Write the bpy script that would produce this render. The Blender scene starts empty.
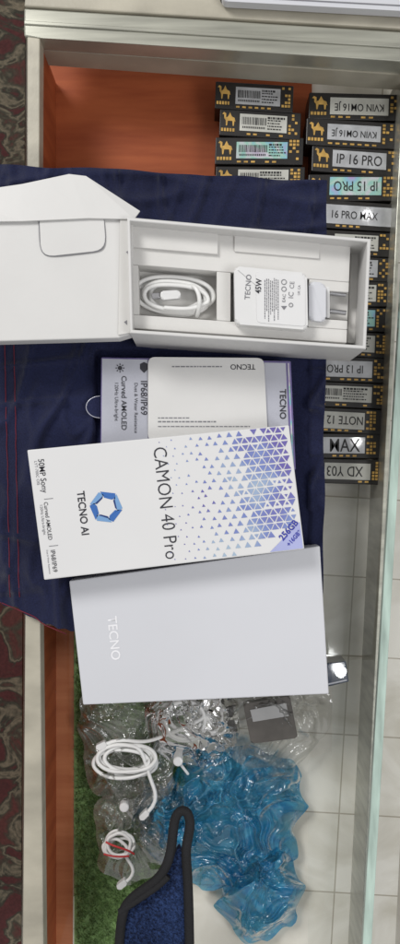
import bpy, bmesh, math, random
from mathutils import Vector, noise, Matrix
random.seed(7)
S=0.00065; H=900.0
sc=bpy.context.scene; COL=sc.collection
sc.view_settings.view_transform='Standard'
try: sc.view_settings.look='None'
except Exception: pass
def U(px,py,z=0.0):
    f=(H-z)/H
    return Vector(((px-200)*f*S,(472-py)*f*S,z*S))
# ---------------------------------------------------------------- materials
def newmat(name):
    m=bpy.data.materials.new(name); m.use_nodes=True
    return m,m.node_tree.nodes,m.node_tree.links,m.node_tree.nodes['Principled BSDF']
def mat(name,col,rough=0.5,metal=0.0,var=0.06,vscale=60,bump=0.0,bscale=400,spec=0.5,coat=0.0,stretch=None):
    m,n,l,b=newmat(name)
    b.inputs['Roughness'].default_value=rough; b.inputs['Metallic'].default_value=metal
    b.inputs['Specular IOR Level'].default_value=spec
    b.inputs['Coat Weight'].default_value=coat; b.inputs['Coat Roughness'].default_value=0.04
    tc=n.new('ShaderNodeTexCoord')
    nz=n.new('ShaderNodeTexNoise'); nz.inputs['Scale'].default_value=vscale; nz.inputs['Detail'].default_value=6
    if stretch:
        mp=n.new('ShaderNodeMapping'); mp.inputs['Scale'].default_value=stretch
        l.new(tc.outputs['Object'],mp.inputs[0]); l.new(mp.outputs[0],nz.inputs['Vector'])
    else: l.new(tc.outputs['Object'],nz.inputs['Vector'])
    mr=n.new('ShaderNodeMapRange'); mr.inputs['From Min'].default_value=.3; mr.inputs['From Max'].default_value=.7
    l.new(nz.outputs['Fac'],mr.inputs[0])
    mx=n.new('ShaderNodeMix'); mx.data_type='RGBA'
    mx.inputs[6].default_value=(*[c*(1-var) for c in col],1); mx.inputs[7].default_value=(*[min(1,c*(1+var)) for c in col],1)
    l.new(mr.outputs[0],mx.inputs[0]); l.new(mx.outputs[2],b.inputs['Base Color'])
    if bump>0:
        n2=n.new('ShaderNodeTexNoise'); n2.inputs['Scale'].default_value=bscale; n2.inputs['Detail'].default_value=4
        l.new(tc.outputs['Object'],n2.inputs['Vector'])
        bp=n.new('ShaderNodeBump'); bp.inputs['Strength'].default_value=bump; bp.inputs['Distance'].default_value=0.001
        l.new(n2.outputs['Fac'],bp.inputs['Height']); l.new(bp.outputs['Normal'],b.inputs['Normal'])
    return m
def ramp(n,stops,interp='LINEAR'):
    r=n.new('ShaderNodeValToRGB'); cr=r.color_ramp; cr.interpolation=interp
    cr.elements[0].position=stops[0][0]; cr.elements[0].color=(*stops[0][1],1)
    cr.elements[1].position=stops[1][0]; cr.elements[1].color=(*stops[1][1],1)
    for p,c in stops[2:]:
        e=cr.elements.new(p); e.color=(*c,1)
    return r
M_white=mat('white_card',(0.68,0.675,0.665),0.45,var=0.04,vscale=14,bump=0.05)
M_insert=mat('insert_card',(0.70,0.69,0.67),0.6,var=0.04,vscale=25,bump=0.08)
M_grey=mat('grey_lid',(0.66,0.67,0.71),0.32,var=0.04,vscale=6)
M_greyin=mat('grey_board',(0.50,0.50,0.50),0.7,var=0.05,bump=0.1)
M_emb=mat('emboss_foil',(0.92,0.92,0.95),0.2,var=0.02)
M_camon=mat('printed_white',(0.76,0.76,0.765),0.35,var=0.03,vscale=8)
M_ink=mat('ink_dark',(0.03,0.03,0.04),0.4)
M_inkg=mat('ink_grey',(0.20,0.20,0.22),0.5)
M_plas=mat('white_plastic',(0.78,0.78,0.78),0.25,var=0.02,coat=0.2)
M_cable=mat('cable_plastic',(0.84,0.84,0.83),0.35,var=0.03)
M_metal=mat('steel',(0.5,0.5,0.52),0.3,1.0)
M_black=mat('black_card',(0.018,0.016,0.015),0.35,var=0.4)
M_gold=mat('gold_print',(0.60,0.37,0.10),0.4,0.3,var=0.3,vscale=200)
M_silver=mat('silver_label',(0.50,0.51,0.53),0.3,0.2,var=0.2,vscale=90,coat=0.8)
M_lwhite=mat('white_label',(0.56,0.56,0.51),0.5,var=0.15,coat=0.6)
M_blk2=mat('ink_black',(0.015,0.015,0.015),0.5)
M_purple=mat('violet_edge',(0.15,0.12,0.30),0.2,var=0.3,vscale=80,coat=1.0)
M_lav=mat('silver_lavender',(0.50,0.51,0.58),0.25,0.2,var=0.15,vscale=22,coat=1.0)
M_dkblue=mat('dark_blue_card',(0.012,0.03,0.075),0.2,var=0.4,vscale=40,coat=1.0)
M_blue1=mat('logo_blue',(0.05,0.16,0.48),0.3); M_blue2=mat('logo_navy',(0.02,0.05,0.20),0.3); M_blue3=mat('logo_sky',(0.20,0.38,0.66),0.3)
M_badge=mat('badge_lilac',(0.42,0.45,0.74),0.3)
M_deep=mat('badge_ink',(0.04,0.05,0.38),0.3)
M_red=mat('red_mark',(0.5,0.03,0.03),0.5)
M_rail=mat('rail_cream',(0.45,0.42,0.34),0.4,var=0.2,vscale=4,bump=0.1,stretch=(6,10,6))
M_alu=mat('rail_aluminium',(0.42,0.42,0.36),0.3,0.4,var=0.25,vscale=3,stretch=(4,60,10))
M_edge=mat('glass_edge_green',(0.44,0.56,0.50),0.12,var=0.3,vscale=4,stretch=(40,6,6))
M_trim=mat('black_binding',(0.008,0.008,0.010),0.8,var=0.3,bump=0.7,bscale=900)
M_dgrey=mat('grey_plate',(0.10,0.09,0.08),0.35,0.2,var=0.3,coat=.6)
M_stitch=mat('red_thread',(0.16,0.012,0.03),0.8)
def holo():
    m,n,l,b=newmat('holographic_label')
    tc=n.new('ShaderNodeTexCoord'); nz=n.new('ShaderNodeTexNoise'); nz.inputs['Scale'].default_value=55; nz.inputs['Distortion'].default_value=1.5
    l.new(tc.outputs['Object'],nz.inputs['Vector'])
    r=ramp(n,[(0.3,(0.50,0.38,0.68)),(0.42,(0.28,0.58,0.70)),(0.52,(0.38,0.66,0.55)),(0.62,(0.66,0.66,0.72)),(0.75,(0.52,0.42,0.6))])
    l.new(nz.outputs['Fac'],r.inputs[0]); l.new(r.outputs[0],b.inputs['Base Color'])
    b.inputs['Metallic'].default_value=0.2; b.inputs['Roughness'].default_value=0.25; b.inputs['Coat Weight'].default_value=0.5
    return m
M_holo=holo()
def pattern_mat():
    m,n,l,b=newmat('triangle_foil')
    tc=n.new('ShaderNodeTexCoord'); nz=n.new('ShaderNodeTexNoise'); nz.inputs['Scale'].default_value=25
    l.new(tc.outputs['Object'],nz.inputs['Vector'])
    r=ramp(n,[(0.35,(0.17,0.14,0.44)),(0.48,(0.22,0.28,0.60)),(0.62,(0.42,0.54,0.68))])
    l.new(nz.outputs['Fac'],r.inputs[0]); l.new(r.outputs[0],b.inputs['Base Color'])
    b.inputs['Metallic'].default_value=0.2; b.inputs['Roughness'].default_value=0.35
    return m
M_pat=pattern_mat()
def wood(name,coat,c1,c2):
    m,n,l,b=newmat(name)
    tc=n.new('ShaderNodeTexCoord'); mp=n.new('ShaderNodeMapping'); mp.inputs['Scale'].default_value=(8,60,10)
    nz=n.new('ShaderNodeTexNoise'); nz.inputs['Scale'].default_value=2; nz.inputs['Detail'].default_value=6
    l.new(tc.outputs['Object'],mp.inputs[0]); l.new(mp.outputs[0],nz.inputs['Vector'])
    r=ramp(n,[(0.3,c1),(0.7,c2)])
    l.new(nz.outputs['Fac'],r.inputs[0]); l.new(r.outputs[0],b.inputs['Base Color']); b.inputs['Roughness'].default_value=0.55
    b.inputs['Specular IOR Level'].default_value=0.25
    b.inputs['Coat Weight'].default_value=coat; b.inputs['Coat Roughness'].default_value=0.05
    return m
M_wood=wood('red_brown_laminate',0,(0.30,0.065,0.022),(0.43,0.11,0.038)); M_wood2=wood('red_brown_lacquer',0.6,(0.40,0.13,0.05),(0.52,0.20,0.085))
def tile(name,c1,c2,mort,bw,rh,off=0.0):
    m,n,l,b=newmat(name)
    tc=n.new('ShaderNodeTexCoord'); mp=n.new('ShaderNodeMapping'); mp.inputs['Rotation'].default_value=(0,0,0.06); mp.inputs['Location'].default_value=(0.013,0.012,0)
    br=n.new('ShaderNodeTexBrick'); br.inputs['Scale'].default_value=1; br.inputs['Brick Width'].default_value=bw; br.inputs['Row Height'].default_value=rh
    br.inputs['Mortar Size'].default_value=0.0006; br.inputs['Mortar Smooth'].default_value=0.4; br.offset=off
    br.inputs['Color1'].default_value=(*c1,1); br.inputs['Color2'].default_value=(*c2,1); br.inputs['Mortar'].default_value=(*mort,1)
    l.new(tc.outputs['Object'],mp.inputs[0]); l.new(mp.outputs[0],br.inputs['Vector'])
    nz=n.new('ShaderNodeTexNoise'); nz.inputs['Scale'].default_value=14; nz.inputs['Detail'].default_value=8; nz.inputs['Distortion'].default_value=1.5
    l.new(tc.outputs['Object'],nz.inputs['Vector'])
    r=ramp(n,[(0.33,(0.74,0.72,0.67)),(0.6,(1,1,1))])
    l.new(nz.outputs['Fac'],r.inputs[0])
    mx=n.new('ShaderNodeMix'); mx.data_type='RGBA'; mx.blend_type='MULTIPLY'; mx.inputs[0].default_value=1
    l.new(br.outputs['Color'],mx.inputs[6]); l.new(r.outputs[0],mx.inputs[7]); l.new(mx.outputs[2],b.inputs['Base Color'])
    b.inputs['Roughness'].default_value=0.2; b.inputs['Coat Weight'].default_value=0.7; b.inputs['Coat Roughness'].default_value=0.06
    return m
M_tile=tile('cream_tile',(0.90,0.88,0.81),(0.86,0.84,0.76),(0.5,0.46,0.38),0.13,0.058)
M_tile2=tile('outer_tile',(0.62,0.60,0.53),(0.56,0.54,0.47),(0.34,0.32,0.28),0.3,0.2)
def rug():
    m,n,l,b=newmat('patterned_carpet')
    tc=n.new('ShaderNodeTexCoord')
    nz=n.new('ShaderNodeTexNoise'); nz.inputs['Scale'].default_value=34; nz.inputs['Detail'].default_value=5; nz.inputs['Distortion'].default_value=0.8
    l.new(tc.outputs['Object'],nz.inputs['Vector'])
    r=ramp(n,[(0.0,(0.04,0.018,0.018)),(0.42,(0.11,0.028,0.028)),(0.47,(0.05,0.05,0.035)),(0.51,(0.24,0.20,0.14)),(0.56,(0.07,0.065,0.045)),(0.63,(0.13,0.04,0.035))])
    l.new(nz.outputs['Fac'],r.inputs[0])
    n2=n.new('ShaderNodeTexNoise'); n2.inputs['Scale'].default_value=400; n2.inputs['Detail'].default_value=3
    l.new(tc.outputs['Object'],n2.inputs['Vector'])
    mx=n.new('ShaderNodeMix'); mx.data_type='RGBA'; mx.blend_type='MULTIPLY'; mx.inputs[0].default_value=0.7
    l.new(r.outputs[0],mx.inputs[6]); l.new(n2.outputs['Fac'],mx.inputs[7]); l.new(mx.outputs[2],b.inputs['Base Color'])
    b.inputs['Roughness'].default_value=0.95
    return m
M_rug=rug()
def fabric(name,c1,c2,scale,bstr,sheen=.15):
    m,n,l,b=newmat(name)
    tc=n.new('ShaderNodeTexCoord'); w=n.new('ShaderNodeTexNoise'); w.inputs['Scale'].default_value=scale; w.inputs['Detail'].default_value=3
    l.new(tc.outputs['Object'],w.inputs['Vector'])
    big=n.new('ShaderNodeTexNoise'); big.inputs['Scale'].default_value=12; big.inputs['Detail'].default_value=4
    l.new(tc.outputs['Object'],big.inputs['Vector'])
    ad=n.new('ShaderNodeMath'); ad.operation='MULTIPLY_ADD'; ad.inputs[1].default_value=0.5
    l.new(w.outputs['Fac'],ad.inputs[0]); 
    hf=n.new('ShaderNodeMath'); hf.operation='MULTIPLY'; hf.inputs[1].default_value=0.5; l.new(big.outputs['Fac'],hf.inputs[0]); l.new(hf.outputs[0],ad.inputs[2])
    r=ramp(n,[(0.38,c1),(0.62,c2)]); l.new(ad.outputs[0],r.inputs[0]); l.new(r.outputs[0],b.inputs['Base Color'])
    bp=n.new('ShaderNodeBump'); bp.inputs['Strength'].default_value=bstr; bp.inputs['Distance'].default_value=0.0006
    l.new(w.outputs['Fac'],bp.inputs['Height']); l.new(bp.outputs['Normal'],b.inputs['Normal'])
    b.inputs['Roughness'].default_value=0.85; b.inputs['Sheen Weight'].default_value=sheen; b.inputs['Specular IOR Level'].default_value=0.2
    return m
M_cloth=fabric('navy_cloth',(0.008,0.010,0.034),(0.017,0.022,0.068),1200,0.5,.2)
M_denim=fabric('blue_terry',(0.002,0.004,0.02),(0.03,0.06,0.17),700,1.0,0.05)
def glassmat(name,tint,refl,diff=None,dfac=0.0,rough=0.02,diff2=None,nsc=45,bump=0,bsc=90):
    m=bpy.data.materials.new(name); m.use_nodes=True; n=m.node_tree.nodes; l=m.node_tree.links
    for x in list(n): n.remove(x)
    out=n.new('ShaderNodeOutputMaterial'); tr=n.new('ShaderNodeBsdfTransparent'); tr.inputs[0].default_value=(*tint,1)
    gl=n.new('ShaderNodeBsdfGlossy'); gl.inputs['Roughness'].default_value=rough
    mx=n.new('ShaderNodeMixShader')
    lw=n.new('ShaderNodeFresnel'); lw.inputs[0].default_value=1.45
    mt=n.new('ShaderNodeMath'); mt.operation='MULTIPLY'; mt.inputs[1].default_value=refl; mt.use_clamp=True
    l.new(lw.outputs[0],mt.inputs[0]); l.new(mt.outputs[0],mx.inputs[0])
    last=tr.outputs[0]
    if diff:
        tc=n.new('ShaderNodeTexCoord'); nz=n.new('ShaderNodeTexNoise'); nz.inputs['Scale'].default_value=nsc; nz.inputs['Detail'].default_value=5; nz.inputs['Distortion'].default_value=1.5
        l.new(tc.outputs['Object'],nz.inputs['Vector'])
        df=n.new('ShaderNodeBsdfDiffuse'); df.inputs[0].default_value=(*diff,1)
        tl=n.new('ShaderNodeBsdfTranslucent'); tl.inputs[0].default_value=(*diff,1)
        if diff2:
            n3=n.new('ShaderNodeTexNoise'); n3.inputs['Scale'].default_value=nsc*1.3; n3.inputs['Distortion'].default_value=2
            l.new(tc.outputs['Object'],n3.inputs['Vector'])
            r=ramp(n,[(0.45,diff),(0.6,diff2)]); l.new(n3.outputs['Fac'],r.inputs[0]); l.new(r.outputs[0],df.inputs[0])
        a=n.new('ShaderNodeMixShader'); a.inputs[0].default_value=0.35; l.new(df.outputs[0],a.inputs[1]); l.new(tl.outputs[0],a.inputs[2])
        m2=n.new('ShaderNodeMixShader')
        mr=n.new('ShaderNodeMapRange'); mr.inputs['From Min'].default_value=0.35; mr.inputs['From Max'].default_value=0.65; mr.inputs['To Min'].default_value=dfac*0.4; mr.inputs['To Max'].default_value=min(1,dfac*1.6)
        l.new(nz.outputs['Fac'],mr.inputs[0]); l.new(mr.outputs[0],m2.inputs[0])
        l.new(last,m2.inputs[1]); l.new(a.outputs[0],m2.inputs[2]); last=m2.outputs[0]
        if bump:
            b1=n.new('ShaderNodeBump'); b1.inputs['Strength'].default_value=bump; b1.inputs['Distance'].default_value=0.002
            n4=n.new('ShaderNodeTexVoronoi'); n4.feature='DISTANCE_TO_EDGE'; n4.inputs['Scale'].default_value=bsc
            nd=n.new('ShaderNodeTexNoise'); nd.inputs['Scale'].default_value=40; l.new(tc.outputs['Object'],nd.inputs['Vector'])
            vm=n.new('ShaderNodeVectorMath'); vm.operation='MULTIPLY_ADD'; vm.inputs[1].default_value=(0.03,0.03,0.03)
            l.new(nd.outputs['Color'],vm.inputs[0]); l.new(tc.outputs['Object'],vm.inputs[2]); l.new(vm.outputs[0],n4.inputs['Vector'])
            l.new(n4.outputs['Distance'],b1.inputs['Height']); l.new(b1.outputs[0],gl.inputs['Normal']); l.new(b1.outputs[0],df.inputs['Normal'])
    l.new(last,mx.inputs[1]); l.new(gl.outputs[0],mx.inputs[2]); l.new(mx.outputs[0],out.inputs[0])
    return m
M_glass=glassmat('counter_glass',(0.97,0.985,0.98),1.3,(0.7,0.71,0.68),0.045,nsc=9)
M_bag=glassmat('clear_plastic',(0.98,0.98,0.97),3.6,(0.82,0.81,0.78),0.17,rough=0.08,bump=0.35,bsc=50,nsc=28)
M_bluebag=glassmat('blue_plastic',(0.30,0.72,0.92),3.0,(0.02,0.24,0.52),0.52,rough=0.10,diff2=(0.08,0.45,0.72),nsc=45,bump=0.4,bsc=55)
# ---------------------------------------------------------------- builders
def link(me,name,mt,parent=None):
    o=bpy.data.objects.new(name,me); COL.objects.link(o)
    if mt is not None: me.materials.append(mt)
    if parent is not None:
        o.parent=parent; o.matrix_parent_inverse=parent.matrix_world.inverted()
    return o
def root(name,px,py,z,label,cat,group=None,kind=None):
    e=bpy.data.objects.new(name,None); e.empty_display_size=0.01; COL.objects.link(e)
    e.location=U(px,py,z); e["label"]=label; e["category"]=cat
    if group: e["group"]=group
    if kind: e["kind"]=kind
    e.matrix_world=Matrix.Translation(U(px,py,z))
    return e
def setp(o,label,cat,group=None,kind=None):
    o["label"]=label; o["category"]=cat
    if group:o["group"]=group
    if kind:o["kind"]=kind
def rnd(poly,r,n=5):
    if r<=0: return poly
    out=[];N=len(poly)
    for i in range(N):
        p=Vector(poly[i]);a=Vector(poly[i-1]);b=Vector(poly[(i+1)%N])
        da=(a-p);db=(b-p); ra=min(r,da.length*.45); rb=min(r,db.length*.45)
        A=p+da.normalized()*ra; B=p+db.normalized()*rb
        for k in range(n+1):
            t=k/n; q=A*(1-t)**2+p*2*t*(1-t)+B*t*t; out.append((q.x,q.y))
    return out
def add_prism(bm,poly,z0,z1,bev=0.0,seg=2,zref=None):
    pts=[U(x,y,z1 if zref is None else zref) for x,y in poly]
    top=[bm.verts.new((p.x,p.y,z1*S)) for p in pts]; bot=[bm.verts.new((p.x,p.y,z0*S)) for p in pts]
    n=len(pts); ft=bm.faces.new(top); bm.faces.new(bot[::-1])
    for i in range(n): bm.faces.new((top[i],bot[i],bot[(i+1)%n],top[(i+1)%n]))
    if bev>0:
        es=list(ft.edges)
        if n<=6:
            for v in top: es+= [e for e in v.link_edges if e not in es]
        bmesh.ops.bevel(bm,geom=es,offset=bev*S,segments=seg,affect='EDGES',profile=0.5)
def finish(bm,name,mt,parent=None,smooth=False):
    bmesh.ops.recalc_face_normals(bm,faces=bm.faces[:])
    me=bpy.data.meshes.new(name); bm.to_mesh(me); bm.free()
    if smooth:
        for p in me.polygons: p.use_smooth=True
    return link(me,name,mt,parent)
def prism(name,poly,z0,z1,mt,parent=None,bev=0.0,r=0.0,seg=2,smooth=False,zref=None):
    bm=bmesh.new(); add_prism(bm,rnd(poly,r),z0,z1,bev,seg,zref); return finish(bm,name,mt,parent,smooth)
def prisms(name,lst,mt,parent=None,bev=0.0):
    bm=bmesh.new()
    for poly,z0,z1 in lst:
        b2=bmesh.new(); add_prism(b2,poly,z0,z1,bev); me=bpy.data.meshes.new('t'); b2.to_mesh(me); b2.free(); bm.from_mesh(me); bpy.data.meshes.remove(me)
    return finish(bm,name,mt,parent)
def Q(q,u,v):
    a,b,c,d=[Vector(p) for p in q]
    p=(a*(1-u)+b*u)*(1-v)+(d*(1-u)+c*u)*v
    return (p.x,p.y)
def subq(q,u0,v0,u1,v1): return [Q(q,u0,v0),Q(q,u1,v0),Q(q,u1,v1),Q(q,u0,v1)]
def flats(name,polys,z,mt,parent):
    bm=bmesh.new()
    for poly in polys:
        bm.faces.new([bm.verts.new(U(x,y,z)) for x,y in poly])
    for f in bm.faces:
        f.normal_update()
        if f.normal.z<0: f.normal_flip()
    me=bpy.data.meshes.new(name); bm.to_mesh(me); bm.free()
    return link(me,name,mt,parent)
def text(body,cx,cy,length,ang,z,mt,parent,name='lettering',hs=1.0,bold=0.0,spacing=1.0,sizeh=None):
    cu=bpy.data.curves.new('t','FONT'); cu.body=body; cu.size=1; cu.space_character=spacing; cu.offset=bold; cu.align_x='LEFT'; cu.resolution_u=3
    o=bpy.data.objects.new('t',cu); COL.objects.link(o)
    dg=bpy.context.evaluated_depsgraph_get(); dg.update()
    me=bpy.data.meshes.new_from_object(o.evaluated_get(dg)); bpy.data.objects.remove(o)
    xs=[v.co.x for v in me.vertices]; ys=[v.co.y for v in me.vertices]
    mx=(min(xs)+max(xs))/2; my=(min(ys)+max(ys))/2; k=length/(max(xs)-min(xs)); ky=k*hs
    a=math.radians(ang); ca,sa=math.cos(a),math.sin(a)
    for v in me.vertices:
        X=(v.co.x-mx)*k; Y=(v.co.y-my)*ky
        v.co=U(cx+X*ca-Y*sa, cy-(X*sa+Y*ca), z)
    me.name=name; me.materials.clear()
    return link(me,name,mt,parent)
def tube(name,pts,rad,mt,parent=None,cyc=False,res=6):
    cu=bpy.data.curves.new('c','CURVE'); cu.dimensions='3D'; cu.bevel_depth=rad*S; cu.bevel_resolution=3; cu.use_fill_caps=True; cu.resolution_u=res
    if not isinstance(pts[0][0],(tuple,list)): pts=[pts]
    for pl in pts:
        sp=cu.splines.new('NURBS'); sp.points.add(len(pl)-1)
        for i,p in enumerate(pl): sp.points[i].co=(*U(*p),1)
        sp.order_u=4; sp.use_endpoint_u=True; sp.use_cyclic_u=cyc
    o=bpy.data.objects.new('c',cu); COL.objects.link(o)
    dg=bpy.context.evaluated_depsgraph_get(); dg.update()
    me=bpy.data.meshes.new_from_object(o.evaluated_get(dg)); bpy.data.objects.remove(o); me.materials.clear()
    for p in me.polygons: p.use_smooth=True
    me.name=name
    return link(me,name,mt,parent)
# ---------------------------------------------------------------- setting
fl=flats('floor',[[(-300,-200),(700,-200),(700,1150),(-300,1150)]],-330,M_tile2,None); fl["kind"]="structure"
cp=prism('carpet',[(-260,-180),(26,-180),(20,1120),(-260,1120)],-328,-322,M_rug); setp(cp,'dark red patterned carpet beside the glass counter','carpet')
case=root('display_case',200,472,-330,'glass-topped shop display counter with cream rails and brown inside','display counter')
prism('shelf',[(150,30),(440,30),(392,1010),(150,1010)],-122,-116,M_tile,case)
prism('inner_panel',[(40,30),(312,30),(312,520),(40,520)],-115.5,-110,M_wood,case)
prism('inner_panel',[(40,520),(76,520),(72,1010),(36,1010)],-115.5,-110,M_wood2,case)
prism('side_board',[(33,40),(40,40),(40,1010),(30,1010)],-330,-8,M_wood,case)
prism('rail',[(27,12),(40,14),(38,420),(44,1010),(22,1010),(27,420)],-22,0,M_rail,case,bev=1.5)
prism('rail',[(24,8),(440,34),(440,64),(42,38),(24,36)],-24,1.5,M_alu,case,bev=1.5)
prism('rail',[(28,-30),(440,-20),(440,31),(24,6)],-30,4,M_rail,case,bev=1.5)
prism('rail',[(24,20),(440,46),(440,50),(24,24)],0,3.5,M_alu,case,bev=.8)
prism('back_board',[(42,40),(440,66),(440,78),(42,50)],-60,-25,M_rail,case)
prism('glass_top',[(45,240),(300,260),(300,650),(45,625)],-8,-3,M_glass,case)
flats('glass_top',[[(318,498),(383,498),(372,655),(318,655)]],-2,M_glass,case)
flats('glass_top',[[(332,660),(380,660),(362,1005),(308,1005),(308,760),(332,750)]],-2,M_glass,case)
prism('glass_edge',[(414,66),(422,66),(368,1010),(359,1010)],-8,0,M_edge,case,bev=.6)
prism('glass_edge',[(404,66),(408,66),(362,1010),(358,1010)],-112,-40,M_alu,case,bev=.6)
tb=root('tablet_box',320,0,4,'white flat glossy device box resting on counter rail','box')
q=[(222,-40),(440,-30),(440,13),(222,1)]
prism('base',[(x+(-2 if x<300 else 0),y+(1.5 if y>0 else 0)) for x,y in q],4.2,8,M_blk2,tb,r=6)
prism('body',q,8.2,20,M_grey,tb,bev=2,r=6)
flats('border',[subq(q,.03,.86,.97,.89)],20.5,M_inkg,tb)
# ---------------------------------------------------------------- cloth
def cz(px,py):
    v=Vector((px*0.012,py*0.012,3.1)); b=noise.noise(v)*4+noise.noise(v*2.7)*2.2
    for (a_,b_,s_,am) in ((.020,.007,9,6.5),(.006,.022,4,5.5),(.03,-.012,6,4.0)):
        rdg=1-abs(noise.noise(Vector((px*a_+py*.005,py*b_,s_))))*7
        b+=max(0,rdg)*am
    z=7+b
    if 25<px<330: z=min(z,24)
    if px<26: z-= (26-px)*0.5
    return z
cq=[(-40,162),(327,181),(322,682),(-40,590)]
bm=bmesh.new(); NX,NY=150,210; g=[]
for j in range(NY+1):
    row=[]
    for i in range(NX+1):
        u,v=i/NX,j/NY; x,y=Q(cq,u,v)
        y+=(3*noise.noise(Vector((x*.02,0,1.3)))) + (12*math.exp(-((x-60)/45)**2)*v**8)+ (5*noise.noise(Vector((x*.09,2,3)))*v**10)
        x+=3*noise.noise(Vector((0,y*.015,5.1)))*u
        row.append(bm.verts.new(U(x,y,cz(x,y) if not(95<x<310 and y>350) else min(cz(x,y),3.2))))
    g.append(row)
for j in range(NY):
    for i in range(NX): bm.faces.new((g[j][i],g[j+1][i],g[j+1][i+1],g[j][i+1]))
cloth=finish(bm,'cloth',M_cloth,None,True); setp(cloth,'dark navy blue cloth spread over the glass counter','cloth')
for off in (0,9):
    tube('hem_stitching',[(5+off+ (y-350)*0.02+random.uniform(-.6,.6),y,cz(6+off+(y-350)*0.02,y)+.4) for y in range(345,600,7)],0.45,M_stitch,cloth)
tube('hem_stitching',[(x,598+(x+10)*0.42+ (4 if x>40 else 0),cz(x,610)+0.6) for x in range(0,70,6)],.5,M_stitch,cloth)
# ---------------------------------------------------------------- case cartons
camel=[(.05,.25),(.15,.12),(.3,.2),(.3,.45),(.42,.4),(.55,.12),(.68,.38),(.85,.45),(.92,.7),(.85,.65),(.82,.95),(.75,.95),(.72,.65),(.42,.65),(.38,.95),(.31,.95),(.28,.62),(.18,.5),(.17,.28)]
def carton(q,lm,txt=None,rot=0,label='',zt=-70,emb=True,tl=None,tx=None):
    random.seed(int(q[0][1]*7+q[0][0]))
    dt=random.uniform(-2.6,2.6); dx=random.uniform(-3,3); dz=random.uniform(-3,3)
    q=[(q[0][0]+dx,q[0][1]-dt*.5),(q[1][0]+dx,q[1][1]+dt*.5),(q[2][0]+dx,q[2][1]+dt*.5),(q[3][0]+dx,q[3][1]-dt*.5)]
    zt+=dz
    c=Q(q,.5,.5)
    r=root('case_carton',c[0],c[1],zt-36,label,'carton','phone case cartons under the glass')
    prism('carton_body',q,zt-36,zt,M_black,r,bev=.8)
    ang=math.degrees(math.atan2(q[0][1]-q[1][1],q[1][0]-q[0][0]))
    w=math.dist(q[0],q[1])
    u0=random.uniform(.22,.27) if emb else .04
    u1=random.uniform(.78,.84) if emb else .97
    lq=subq(q,u0,.13+random.uniform(-.04,.04),u1,.80+random.uniform(-.04,.04))
    prism('label',lq,zt+.05,zt+.5,lm,r)
    if emb:
        flats('emblem',[[Q(subq(q,.02,.06,.21,.66),a,b) for a,b in camel]],zt+.6,M_gold,r)
        flats('emblem_strip',[subq(q,.02+.035*k,.72,.045+.035*k,.84) for k in range(5)],zt+.6,M_gold,r)
        flats('gold_pattern',[subq(q,u1+.02+.04*(k%3),.08+.13*(k//3),u1+.05+.04*(k%3),.17+.13*(k//3)) for k in range(18) if random.random()<.6],zt+.6,M_gold,r)
    cx,cy=Q(lq,.5,.5)
    if txt:
        if tx: cx=tx
        text(txt,cx,cy,tl or w*(u1-u0)*.84,ang+rot,zt+.9,M_blk2,r,bold=.004,hs=1.3)
    else:
        bars=[]; split=random.uniform(.35,.6)
        for k in range(5):
            v=.10+.17*k; u=split+.04; end=random.uniform(.8,.96)
            while u<end:
                wd=random.uniform(.015,.06); bars.append(subq(lq,u,v,min(u+wd,.97),v+(.07 if k else .12))); u+=wd+.015
        u=.05
        while u<split:
            wd=random.uniform(.006,.022); bars.append(subq(lq,u,.18,u+wd,.62)); u+=wd+random.uniform(.008,.02)
        u=.06
        while u<split-.03: bars.append(subq(lq,u,.72,u+.02,.84)); u+=.035
        flats('print',bars,zt+.8,M_blk2,r)
    flats('edge_print',[subq(q,u0+.01+.08*k,.865,u0+.055+.08*k,.93) for k in range(7) if random.random()<.8],zt+.6,M_gold,r)
    return r
L='black phone case carton with %s label and gold emblem'
def qd(x0,y0,x1,h,t=6): return [(x0,y0),(x1,y0+t),(x1-1,y0+t+h),(x0-1,y0+h)]
carton(qd(218,80,296,27,7),M_silver,None,label=L%'silver barcode')
carton(qd(219,108,300,27,5),M_lwhite,None,label=L%'white')
carton(qd(218,136,306,27,3),M_holo,None,label=L%'rainbow holographic')
carton(qd(218,165,307,26,3),M_lwhite,None,label=L%'white')
carton(qd(307,91,402,26.5,5),M_lwhite,'KVIN OM16 JE',180,label=L%'white printed')
carton(qd(309,118,401,26.5,5),M_silver,'KVIN OM16 JE',180,label=L%'silver printed')
carton(qd(310,145,399,27,4),M_silver,'IP 16 PRO',0,label=L%'silver')
carton(qd(310,173,398,26.5,3),M_holo,'IP 15 PRO',180,label=L%'rainbow holographic')
carton(qd(310,200,394,28,3),M_silver,'16 PRO MAX',0,label='black phone case carton with wide silver label',emb=False,tl=46,tx=355)
y=230
for k in range(5):
    carton(qd(314,y,394-k*.9,24.6,2),[M_lwhite,M_silver,M_lwhite,M_holo,M_lwhite][k],None,label=L%'partly hidden'); y+=25.2
specs=[('IP 13 PRO',M_silver,180),(None,M_lwhite,0),('NOTE 12',M_lwhite,180),('MAX',M_silver,0),('XD Y03',M_lwhite,180)]
for k,(t,m,ro) in enumerate(specs):
    carton(qd(300,y,388-k*1.3,24.8,2),m,t,ro,label=L%['silver','white printed','white','silver lettered','white lettered'][k],tl=30 if t=='MAX' else (36 if t else None),tx=(345 if t else None)); y+=25.5
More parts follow.
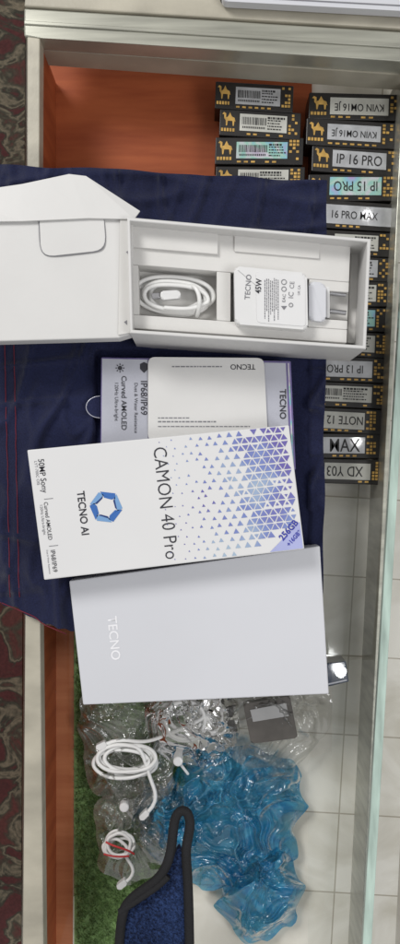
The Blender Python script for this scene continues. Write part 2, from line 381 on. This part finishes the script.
# ---------------------------------------------------------------- open box
ob=root('open_phone_box',240,290,0,'opened white phone box with card insert and hinged lid','box')
rim=[(127,217),(371,239),(366,349),(130,333)]
rin=subq(rim,.012,.03,1-.014,1-.03)
bm=bmesh.new()
def ring(bm,outer,inner,z0,z1):
    def vv(poly,z): return [bm.verts.new((U(x,y,z1).x,U(x,y,z1).y,z*S)) for x,y in poly]
    ot,it,ob_,ib=vv(outer,z1),vv(inner,z1),vv(outer,z0),vv(inner,z0)
    n=len(outer)
    for i in range(n):
        j=(i+1)%n
        bm.faces.new((ot[i],ot[j],it[j],it[i])); bm.faces.new((ot[i],ob_[i],ob_[j],ot[j])); bm.faces.new((it[i],it[j],ib[j],ib[i]))
    bm.faces.new(ob_)
ring(bm,rim,rin,5,96)
bmesh.ops.bevel(bm,geom=[e for e in bm.edges if all(v.co.z>95.9*S for v in e.verts)],offset=.6*S,segments=1,affect='EDGES')
finish(bm,'wall',M_white,ob)
bz=6
def qb(u0,v0,u1,v1): return subq(rin,u0,v0,u1,v1)
prisms('insert',[
 (qb(.005,.02,.93,.40),bz,74),
 (qb(.005,.86,.93,.985),bz,74),
 (qb(.365,.402,.425,.858),bz,74),
 (qb(.005,.402,.03,.858),bz,74),
 (qb(.76,.402,.93,.50),bz,73.6),
 (qb(.85,.502,.93,.77),bz,58),
 (qb(.76,.772,.93,.858),bz,73.6),
 (qb(.932,.02,.995,.985),bz,50),
 (qb(.031,.402,.364,.858),bz,46),
 (qb(.426,.402,.849,.858),bz,56)],M_insert,ob,bev=.7)
prism('fold',qb(.0,.02,.37,.24),74.2,78,M_insert,ob,bev=.6)
prism('fold',qb(.44,.02,.80,.20),74.2,76.5,M_insert,ob,bev=.6)
lid=prism('lid',[(-60,192),(0,200),(118,214),(134,219),(131,334),(118,338),(-60,343)],58,80,M_white,ob,bev=1.2)
prism('fold_strip',[(120,217),(133,221),(130,333),(118,335)],80.2,82,M_insert,lid,bev=.5)
flats('fold_mark',[[(126,252),(129,250),(129,255)]],82.5,M_inkg,lid)
flats('fold_mark',[[(124,322),(127,320),(127,325)]],82.5,M_inkg,lid)
prism('tab',[(39,208),(103,208),(106,250),(41,257)],80.3,81.6,M_white,lid,bev=.4,r=13)
tube('tab_slot',[(39,214,81),(39.5,235,81),(40,250,81),(46,256.5,81),(60,256,81),(90,252.5,81),(101,251,81),(106,245,81),(105,230,81),(103,214,81)],0.5,M_inkg,lid)
bm=bmesh.new()
A=[(-60,196,80),(22,184,80),(69,174,79),(86,176,79),(140,211,80)]
B=[(-60,222,84.5),(22,221,84.5),(68,219,84.5),(88,218,84.5),(134,219,84)]
va=[bm.verts.new(U(*p)) for p in A]; vb=[bm.verts.new(U(*p)) for p in B]
for i in range(len(A)-1): bm.faces.new((va[i],vb[i],vb[i+1],va[i+1]))
bmesh.ops.recalc_face_normals(bm,faces=bm.faces[:])
bmesh.ops.solidify(bm,geom=bm.faces[:],thickness=1.6*S)
finish(bm,'lid_flap',M_white,lid)
# ---------------------------------------------------------------- cable in box
cb=root('charging_cable',175,297,46,'white charging cable coiled in an oval in box insert','cable')
pl=[]
for k in range(0,150):
    t=k/24*2*math.pi+.5; n=k/24
    rx=30+5*math.sin(n*2.1)+ (n%2)*3; ry=14+3.0*math.cos(n*1.7)+(n%1.5)*1.4
    cx=175+2*math.sin(n*3); cyy=296+2*math.cos(n*2.3)
    x=cx+rx*math.copysign(abs(math.cos(t))**.8,math.cos(t)); y=cyy+ry*math.copysign(abs(math.sin(t))**.9,math.sin(t))+(x-175)*.07
    pl.append((x,y,49+n*2.4))
tube('wire',pl,2.0,M_cable,cb)
tube('wire_tie',[(190,288,58),(193,284,66),(199,292,69),(200,304,68),(198,313,61),(197,316,56)],2.0,M_cable,cb)
prism('plug',[(160,291),(180,290),(181,298),(161,300)],62,69,M_plas,cb,bev=2,r=3,seg=3)
prism('plug_tip',[(151,293),(159.5,292.5),(160,298),(152,298.5)],63,67,M_metal,cb,bev=.8)
# ---------------------------------------------------------------- charger
ch=root('wall_charger',280,297,56,'white plastic wall charger with two round pins in box','charger')
cq2=[(234,266),(307,273),(308,330),(235,324)]
prism('charger_body',cq2,57,90,M_plas,ch,bev=3.5,r=5,seg=4)
prism('face_panel',subq(cq2,.3,.06,.97,.94),90.1,90.7,M_camon,ch,bev=.3,r=4)
prism('plug_block',[(309,281),(326,283),(326,322),(309,320)],57,80,M_grey,ch,bev=3,r=5,seg=3)
prism('plug_neck',[(326.3,286),(330,286.5),(330,318),(326.3,317.5)],58,74,M_plas,ch,bev=1)
tube('pin',[(330,293,68),(346,295,68)],2.2,M_metal,ch); tube('pin',[(330,311,68),(346,313,68)],2.2,M_metal,ch)
Zc=91.1
text('TECNO',248,287,25,86,Zc-.8,M_inkg,ch,bold=.012,hs=1.0)
text('45W',258.5,286,15,86,Zc,M_ink,ch,bold=.02,hs=1.1)
def ringmark(cx,cy,r,par,z): tube('safety_mark',[(cx+r*math.cos(t*math.pi/5),cy+r*math.sin(t*math.pi/5),z) for t in range(11)],.3,M_inkg,par)
ringmark(284,282,2.6,ch,Zc); ringmark(284,289,2.4,ch,Zc); ringmark(291,305,2.0,ch,Zc)
text('CE',292,285,7,86,Zc,M_inkg,ch); text('IC',291,295,6,86,Zc,M_inkg,ch); text('EAC',284,298,8,86,Zc,M_inkg,ch); text('UK CA',299,290,10,86,Zc,M_inkg,ch)
flats('safety_mark',[[(281,306),(287,306),(284,310)]],Zc,M_inkg,ch)
bars=[]; random.seed(5)
for k in range(8):
    x=264.5+k*1.9; y=278+random.uniform(0,3); e=random.uniform(306,322)
    while y<e:
        d=random.uniform(.8,3); bars.append([(x,y),(x+.8,y),(x+.8,y+d),(x,y+d)]); y+=d+.6
flats('fine_print',bars,Zc,M_inkg,ch)
# ---------------------------------------------------------------- violet sleeve and card
vb_=root('phone_sleeve',195,405,3,'silver-lavender phone box sleeve with violet edges on navy cloth','box')
q=[(101,357),(291,361),(296,470),(100,466)]
prism('sleeve_body',q,4,31,M_purple,vb_,bev=1.2)
prism('silver_panel',subq(q,.006,.015,.245,.97),31.1,31.5,M_lav,vb_)
prism('silver_panel',subq(q,.86,.02,.972,.97),31.1,31.5,M_lav,vb_)
flats('foil_band',[subq(q,.982,.02,.990,.97)],31.4,M_holo,vb_)
text('Curved AMOLED',124,403,54,-90,32,M_ink,vb_,bold=.01)
text('120Hz Ultra-bright',116,402,38,-90,32,M_ink,vb_)
text('IP68/IP69',144,398,34,-90,32,M_ink,vb_,bold=.01)
text('Dust & Water Resistance',136,408,50,-90,32,M_ink,vb_)
text('TECNO',283,404,30,-90,32,M_ink,vb_,bold=.02)
def sun(cx,cy,z,r,par):
    ps=[[(cx+r*.5*math.cos(a*math.pi/6),cy+r*.5*math.sin(a*math.pi/6)) for a in range(12)]]
    for k in range(8):
        a=k*math.pi/4; c,s=math.cos(a),math.sin(a)
        ps.append([(cx+c*r*.65-s*.5,cy+s*r*.65+c*.5),(cx+c*r-s*.5,cy+s*r+c*.5),(cx+c*r+s*.5,cy+s*r-c*.5),(cx+c*r*.65+s*.5,cy+s*r*.65-c*.5)])
    flats('sun_icon',ps,z,M_ink,par)
sun(120,368,32,4.5,vb_)
flats('shield_icon',[[(140,364),(144,362),(148,364),(148,369),(144,373),(140,369)]],32,M_ink,vb_)
prism('thumb_tab',[(100,396)]+[(100-14*math.sin(a*math.pi/10),407-11*math.cos(a*math.pi/10)) for a in range(1,10)]+[(100,418)],19,20,M_cloth,vb_)
tube('thumb_tab_edge',[(100-14*math.sin(a*math.pi/12),407-11*math.cos(a*math.pi/12),20) for a in range(0,13)],.45,M_lav,vb_)
card=prism('paper_card',[(148,357),(264,358),(268,440),(148,441)],32.4,34.0,M_white,None,bev=.4,r=7); setp(card,'white rounded paper card lying on phone box sleeve','card')
text('TECNO',243,367,25,180,34.3,M_ink,card,bold=.01)
def dashes(x0,x1,y,h,par):
    bars=[];x=x0
    while x<x1:
        d=random.uniform(1.2,4.5); bars.append([(x,y),(min(x+d,x1),y),(min(x+d,x1),y+h),(x,y+h)]); x+=d+.9
    flats('fine_print',bars,34.3,M_inkg,par)
dashes(172,222,366,1.2,card); dashes(158,216,421,1.4,card); dashes(158,190,417.4,1.1,card); dashes(158,250,426,1.0,card)
# ---------------------------------------------------------------- plain lid box
pb=root('phone_box_lid',200,630,0,'plain pale grey phone box lid with embossed lettering','box lid')
q=[(69,581),(320,546),(329,694),(83,705)]
prism('lid_body',q,4,32,M_grey,pb,bev=1.2)
text('TECNO',114,638,44,-84.5,32.35,M_emb,pb,bold=.01,hs=1.0)
# ---------------------------------------------------------------- printed box
pr=root('printed_phone_box',165,505,32,'white phone box with blue triangle pattern and black lettering','box')
CQ=[(27,450),(289,425),(304.5,549),(44,580)]
prism('box_body',CQ,33,66,M_camon,pr,bev=1.1)
Z=66.35
text('CAMON 40 Pro',166,503,112,-83.5,Z,M_ink,pr,bold=-.006,hs=1.15)
text('TECNO AI',83,513,44,-83.5,Z,M_ink,pr,bold=.018,hs=1.1)
text('50MP Sony',42,476,34,-83,Z,M_ink,pr,bold=.004,hs=1.1)
text('Curved AMOLED',48,521,38,-83,Z,M_ink,pr,bold=.004,hs=1.1)
text('IP68/IP69',54,561,22,-83,Z,M_ink,pr,bold=.004,hs=1.1)
text('LYT-700C OIS',37,473,24,-83,Z,M_inkg,pr); text('120Hz Ultra-bright',42.5,520,30,-83,Z,M_inkg,pr)
text('Dust & Water Resistance',48.5,562,24,-83,Z,M_inkg,pr)
flats('rule_line',[[(44,499),(53,498),(53,498.6),(44,499.6)]],Z,M_inkg,pr)
flats('rule_line',[[(49,546),(58,545),(58,545.6),(49,546.6)]],Z,M_inkg,pr)
hc=(106,507)
def hp(r,k): 
    a=math.radians(60*k+6); return (hc[0]+r*math.cos(a),hc[1]+r*math.sin(a))
em=[[],[],[]]
for k in range(6):
    em[k%2].append([hp(16.5,k+.05),hp(16.5,k+.97),hp(12.2,k+1.22),hp(12.0,k+.12)])
    em[2 if k%2 else 0].append([hp(12.0,k+.16),hp(11.4,k+1.14),hp(9.2,k+1.0),hp(9.6,k+.2)] )
for i,mm in enumerate((M_blue1,M_blue3,M_blue2)): flats('emblem',em[i],Z,mm,pr)
tris=[];random.seed(3)
w=math.dist(CQ[0],CQ[1]); hgt=math.dist(CQ[0],CQ[3])
rows=17; rh=hgt/rows; tw=rh*1.16
for r_ in range(rows):
    x=.47*w; k=0
    while x<w-2:
        f=(x/w-.54)/.46
        up=(k+r_)%2==0
        cy=(r_+.5)*rh
        prob=1.0
        if f<.6: prob=.95 if up else max(0,(f-.35)*2)
        if f<.3: prob*=.85
        size=min(.84,max(.16,.16+max(0,f+.02)*1.0))*random.uniform(.88,1.05)
        if f>.55 and random.random()<.12: size*=random.uniform(.4,.8)
        if random.random()<prob and f>-.14:
            hh=rh*.5*size; ww=tw*.5*size; d=-1 if up else 1
            P=[(x-ww,cy-d*hh),(x+ww,cy-d*hh),(x,cy+d*hh)]
            if f<.35: 
                jx,jy=random.uniform(-1.5,1.5),random.uniform(-1.5,1.5); P=[(a+jx,b+jy) for a,b in P]
            ok=all(1<=p[0]<=w-1 and .8<=p[1]<=hgt-.8 for p in P)
            if cy/hgt>.76+ (w-x)/w*.9 : ok=False
            if ok: tris.append([Q(CQ,p[0]/w,p[1]/hgt) for p in P])
        x+=tw*.55; k+=1
flats('triangle_pattern',tris,Z,M_pat,pr)
flats('badge',[[Q(CQ,.868,.992),Q(CQ,.995,.78),Q(CQ,.995,.992)]],Z,M_badge,pr)
text('256GB',288.5,530,24,49,Z+.3,M_deep,pr,bold=.03,hs=1.05); text('+16GB*',294,538,19,49,Z+.3,M_deep,pr,bold=.03,hs=1.05)
# ---------------------------------------------------------------- dark blue carton
dk=root('blue_carton',310,672,-60,'dark blue glossy carton beside the plain box lid','carton')
dq=[(284,668),(346,661),(349,682),(288,696)]
prism('carton_body',dq,-60,-30,M_dkblue,dk,bev=1)
flats('edge_line',[subq(dq,.66,.86,.97,.92)],-29.6,M_lav,dk)
# ---------------------------------------------------------------- grass mat
bm=bmesh.new(); random.seed(11)
bm.faces.new([bm.verts.new(U(x,y,-109)) for x,y in [(74,620),(74,1005),(184,1005),(184,620)]])
for i in range(17500):
    x=random.uniform(76,187); y=random.uniform(625,1000); hh=random.uniform(4,9)
    if x>178 and random.random()<.5: continue
    a=random.uniform(0,6.28); w_=random.uniform(.4,.8); lx,ly=random.uniform(-5,5),random.uniform(-5,5)
    bm.faces.new((bm.verts.new(U(x-w_*math.cos(a),y-w_*math.sin(a),-109)),bm.verts.new(U(x+w_*math.cos(a),y+w_*math.sin(a),-109)),bm.verts.new(U(x+lx,y+ly,-109+hh))))
me=bpy.data.meshes.new('grass_mat'); bm.to_mesh(me); bm.free()
M_grass=mat('artificial_grass',(0.19,0.31,0.11),0.6,var=0.4,vscale=200)
gm=link(me,'grass_mat',M_grass); setp(gm,'green artificial grass mat inside the display case','grass mat',kind='stuff')
# ---------------------------------------------------------------- bags
def blob(name,outline,z,dome,amp,seed,mt,label,cat,fs=.03,nr=46,ns=150,group=None,jit=6,parent=None):
    cx=sum(p[0] for p in outline)/len(outline); cy=sum(p[1] for p in outline)/len(outline)
    ol=rnd(outline,10,3); 
    L_=[0]
    for i in range(len(ol)): L_.append(L_[-1]+math.dist(ol[i],ol[(i+1)%len(ol)]))
    def at(s):
        s=s*L_[-1]
        for i in range(len(ol)):
            if L_[i+1]>=s:
                t=(s-L_[i])/max(1e-6,L_[i+1]-L_[i]); a=ol[i]; b=ol[(i+1)%len(ol)]
                return (a[0]+(b[0]-a[0])*t,a[1]+(b[1]-a[1])*t)
        return ol[0]
    def hgt_(x,y,r):
        p=Vector((x*fs,y*fs,seed*1.7)); p=p+Vector((noise.noise(p*.6+Vector((5,1,0))),noise.noise(p*.6+Vector((1,7,0))),0))*1.2
        def rg(v,k): 
            a=abs(noise.noise(v))*k
            return 1-min(1,(a*a/(a+.18)))
        h=rg(p,3.0)*.8+rg(p*1.9+Vector((0,0,7)),3.4)*.42+noise.noise(p*.7)*.9
        h+=rg(p*3.4+Vector((0,4,7)),4)*.14
        e=min(1,(1-r)*4)
        return z+dome*(1-r*r)+amp*h*(.2+.8*e)
    bm=bmesh.new(); cvert=bm.verts.new(U(cx,cy,hgt_(cx,cy,0))); g=[]
    for i in range(1,nr+1):
        r=i/nr; row=[]
        for j in range(ns):
            o=at(j/ns); x=cx+(o[0]-cx)*r; y=cy+(o[1]-cy)*r
            p=Vector((x*.05,y*.05,seed)); x2=x+jit*r*noise.noise(p); y2=y+jit*r*noise.noise(p+Vector((0,9,0)))
            row.append(bm.verts.new(U(x2,y2,hgt_(x,y,r))))
        g.append(row)
    for j in range(ns): bm.faces.new((cvert,g[0][j],g[0][(j+1)%ns]))
    for i in range(nr-1):
        for j in range(ns): bm.faces.new((g[i][j],g[i+1][j],g[i+1][(j+1)%ns],g[i][(j+1)%ns]))
    o=finish(bm,name,mt,parent,True)
    if parent is None: setp(o,label,cat,group)
    return o
G='crumpled clear plastic bags'
def sealed(outline,z,dome,amp,seed,label,fs):
    return blob('plastic_bag',outline,z,dome,amp,seed,M_bag,label,'plastic bag',fs=fs,group=G,nr=70,ns=220)
sealed([(140,668),(180,664),(232,664),(240,738),(222,770),(172,764),(146,740)],-82,8,13,2,'clear crumpled plastic bag holding white earphone cable','.034' and .036)
sealed([(76,700),(110,684),(150,700),(176,756),(172,800),(120,806),(90,790)],-90,8,13,22,'clear plastic bag holding loosely coiled charging cable',.036)
sealed([(222,668),(262,662),(328,664),(330,722),(308,760),(262,780),(230,760)],-84,10,13,5,'clear crumpled plastic bag holding dark flat adapter',.036)
sealed([(94,800),(150,780),(188,800),(176,862),(128,886),(98,868)],-92,8,12,8,'clear crumpled plastic bag with white coiled cable',.04)
blob('blue_plastic_bag',[(136,812),(160,786),(182,766),(210,758),(232,742),(262,750),(276,756),(300,764),(306,806),(294,828),(292,860),(258,872),(216,894),(180,874),(146,856)],-100,26,20,12,M_bluebag,'bunched translucent blue plastic bag with glossy folds','plastic bag',fs=.036,jit=10,nr=90,ns=280)
blob('blue_plastic_bag',[(220,866),(262,852),(292,846),(300,880),(300,920),(266,944),(236,940),(214,900)],-102,14,15,15,M_bluebag,'crumpled translucent blue plastic bag spreading over tiles','plastic bag',fs=.038,jit=9,nr=70,ns=220)
def coil(cx,cy,rx,ry,z,turns,rad,label,tail,seed):
    r=root('earphone_cable',cx,cy,z-6,label,'cable','white cables in plastic bags')
    random.seed(seed)
    pl=[];n=int(turns*14); ph=random.uniform(0,6)
    for k in range(n):
        t=k/14*2*math.pi+ph; f=k/14
        s=1+.16*math.sin(f*2.6+seed); 
        pl.append((cx+rx*s*math.cos(t)+3*math.sin(f*1.9)+random.uniform(-1,1),cy+ry*s*math.sin(t)+3*math.cos(f*2.3)+random.uniform(-1,1),z+f*2))
    pl+= [(x,y,z+4) for x,y in tail]
    tube('wire',pl,rad,M_cable,r)
    x,y=tail[-1]; x2,y2=tail[-2]; d=Vector((x-x2,y-y2)).normalized(); nn=Vector((-d.y,d.x))*3.0
    a=Vector((x,y)); b=a+d*11
    prism('plug',[(a-nn)[:],(b-nn)[:],(b+nn)[:],(a+nn)[:]],z,z+8,M_plas,r,bev=1.5,r=2)
    return r
coil(184,718,21,18,-74,4,2.0,'white earphone cable coiled in clear plastic bag',[(160,738),(140,744),(118,738),(106,744)],1)
coil(126,760,28,14,-78,5,2.1,'white charging cable coiled loosely in plastic bag',[(150,782),(160,800),(148,812)],2)
coil(216,712,10,19,-76,3,1.7,'white thin cable bundled in clear plastic bag',[(200,700),(186,698),(172,708)],6)
c3=coil(118,846,13,11,-80,5,1.8,'white cable bundle with red tie on grass mat',[(130,862),(136,874),(126,882)],4)
tube('red_tie',[(106,842,-67),(116,848,-61),(126,848,-61),(134,854,-67)],1.1,M_red,c3)
tube('red_tie',[(104,854,-67),(116,858,-61),(129,856,-67)],1.0,M_red,c3)
for (x,y) in [(124,808),(178,762)]:
    e=root('earbud',x,y,-84,'small round white earbud in clear plastic bag','earbud','white earbuds in bags')
    prism('bud',[(x+5*math.cos(a*math.pi/8),y+5*math.sin(a*math.pi/8)) for a in range(16)],-82,-68,M_plas,e,bev=2,seg=3)
    tube('stem',[(x+3,y+3,-74),(x+7,y+8,-76),(x+10,y+12,-78)],1.6,M_plas,e)
ad=root('adapter',270,718,-74,'dark grey flat adapter inside clear plastic bag','adapter')
prism('adapter_body',[(243,704),(290,696),(298,738),(251,744)],-76,-64,M_dgrey,ad,bev=2,r=3)
prism('adapter_face',[(250,710),(286,703),(289,716),(253,722)],-63.8,-63,M_greyin,ad,bev=.3)
# ---------------------------------------------------------------- pouch
po=root('fabric_pouch',160,900,-2,'blue terry fabric pouch with black binding and loop','pouch')
out=[(118,985),(122,915),(132,897),(150,888),(166,874),(174,856),(179,846),(184,858),(186,890),(188,985)]
bm=bmesh.new(); add_prism(bm,rnd(out,4,3),2,12,2.5,3); finish(bm,'panel',M_denim,po)
tube('binding',[(118,985,10),(119,915,13),(128,900,15),(144,889,16),(158,880,16),(168,864,16),(172,846,15),(173,830,14),(175,818,14),(179,811,14),(186,810,14),(190,818,14),(190,830,14),(186,845,14),(186,862,14),(189,890,14),(190,985,10)],4.8,M_trim,po)
tube('binding',[(120,912,15),(138,898,18),(156,890,18),(168,876,17)],3.6,M_trim,po)
bm=bmesh.new(); random.seed(21)
def inside(x,y,poly):
    c=False;n=len(poly)
    for i in range(n):
        x1,y1=poly[i];x2,y2=poly[i-1]
        if (y1>y)!=(y2>y) and x<(x2-x1)*(y-y1)/(y2-y1)+x1: c=not c
    return c
for i in range(5200):
    x=random.uniform(118,190); y=random.uniform(850,960)
    if not inside(x,y,out): continue
    a=random.uniform(0,6.28); d=.55; h=random.uniform(1.2,3)
    bm.faces.new((bm.verts.new(U(x-d*math.cos(a),y-d*math.sin(a),11.8)),bm.verts.new(U(x+d*math.cos(a),y+d*math.sin(a),11.8)),bm.verts.new(U(x+random.uniform(-1.5,1.5),y+random.uniform(-1.5,1.5),12+h))))
me=bpy.data.meshes.new('pile'); bm.to_mesh(me); bm.free(); pile=link(me,'pile',M_denim,po); pile["kind"]="stuff"
# ---------------------------------------------------------------- light
def area(loc,size,power,col=(1,1,1),target=(0,0,0)):
    d=bpy.data.lights.new('ceiling_lamp','AREA'); d.shape='SQUARE'; d.size=size; d.energy=power; d.color=col
    o=bpy.data.objects.new('ceiling_lamp',d); COL.objects.link(o); o.location=loc
    o.rotation_euler=(Vector(target)-Vector(loc)).to_track_quat('-Z','Y').to_euler()
area((-0.92,1.05,1.6),0.6,23,(1,0.985,0.96))
area((0.95,-0.4,1.6),0.6,9,(0.99,0.99,1))
def glint(px,py,zp,rad,R):
    Lh=1500; k=((H-zp)+(Lh-zp))/H; r=rad*k*S
    A=math.pi*r*r
    d=bpy.data.lights.new('bulb_lamp','AREA'); d.shape='DISK'; d.size=2*r; d.energy=R*math.pi*A
    o=bpy.data.objects.new('bulb_lamp',d); COL.objects.link(o); o.location=((px-200)*k*S,(472-py)*k*S,Lh*S)
glint(357,441,-70,4.5,70); glint(341,672,-2,5.5,60); glint(367,215,-70,4.5,70); glint(62,768,-110,6,50)
w=bpy.data.worlds.new("World"); sc.world=w; w.use_nodes=True
w.node_tree.nodes['Background'].inputs[0].default_value=(1,0.99,0.98,1); w.node_tree.nodes['Background'].inputs[1].default_value=0.40
cam=bpy.data.cameras.new('camera'); co=bpy.data.objects.new('camera',cam); COL.objects.link(co)
co.location=(0,0,H*S); cam.sensor_fit='VERTICAL'; cam.angle=2*math.atan(472/H); cam.clip_start=0.01; cam.clip_end=50
sc.camera=co
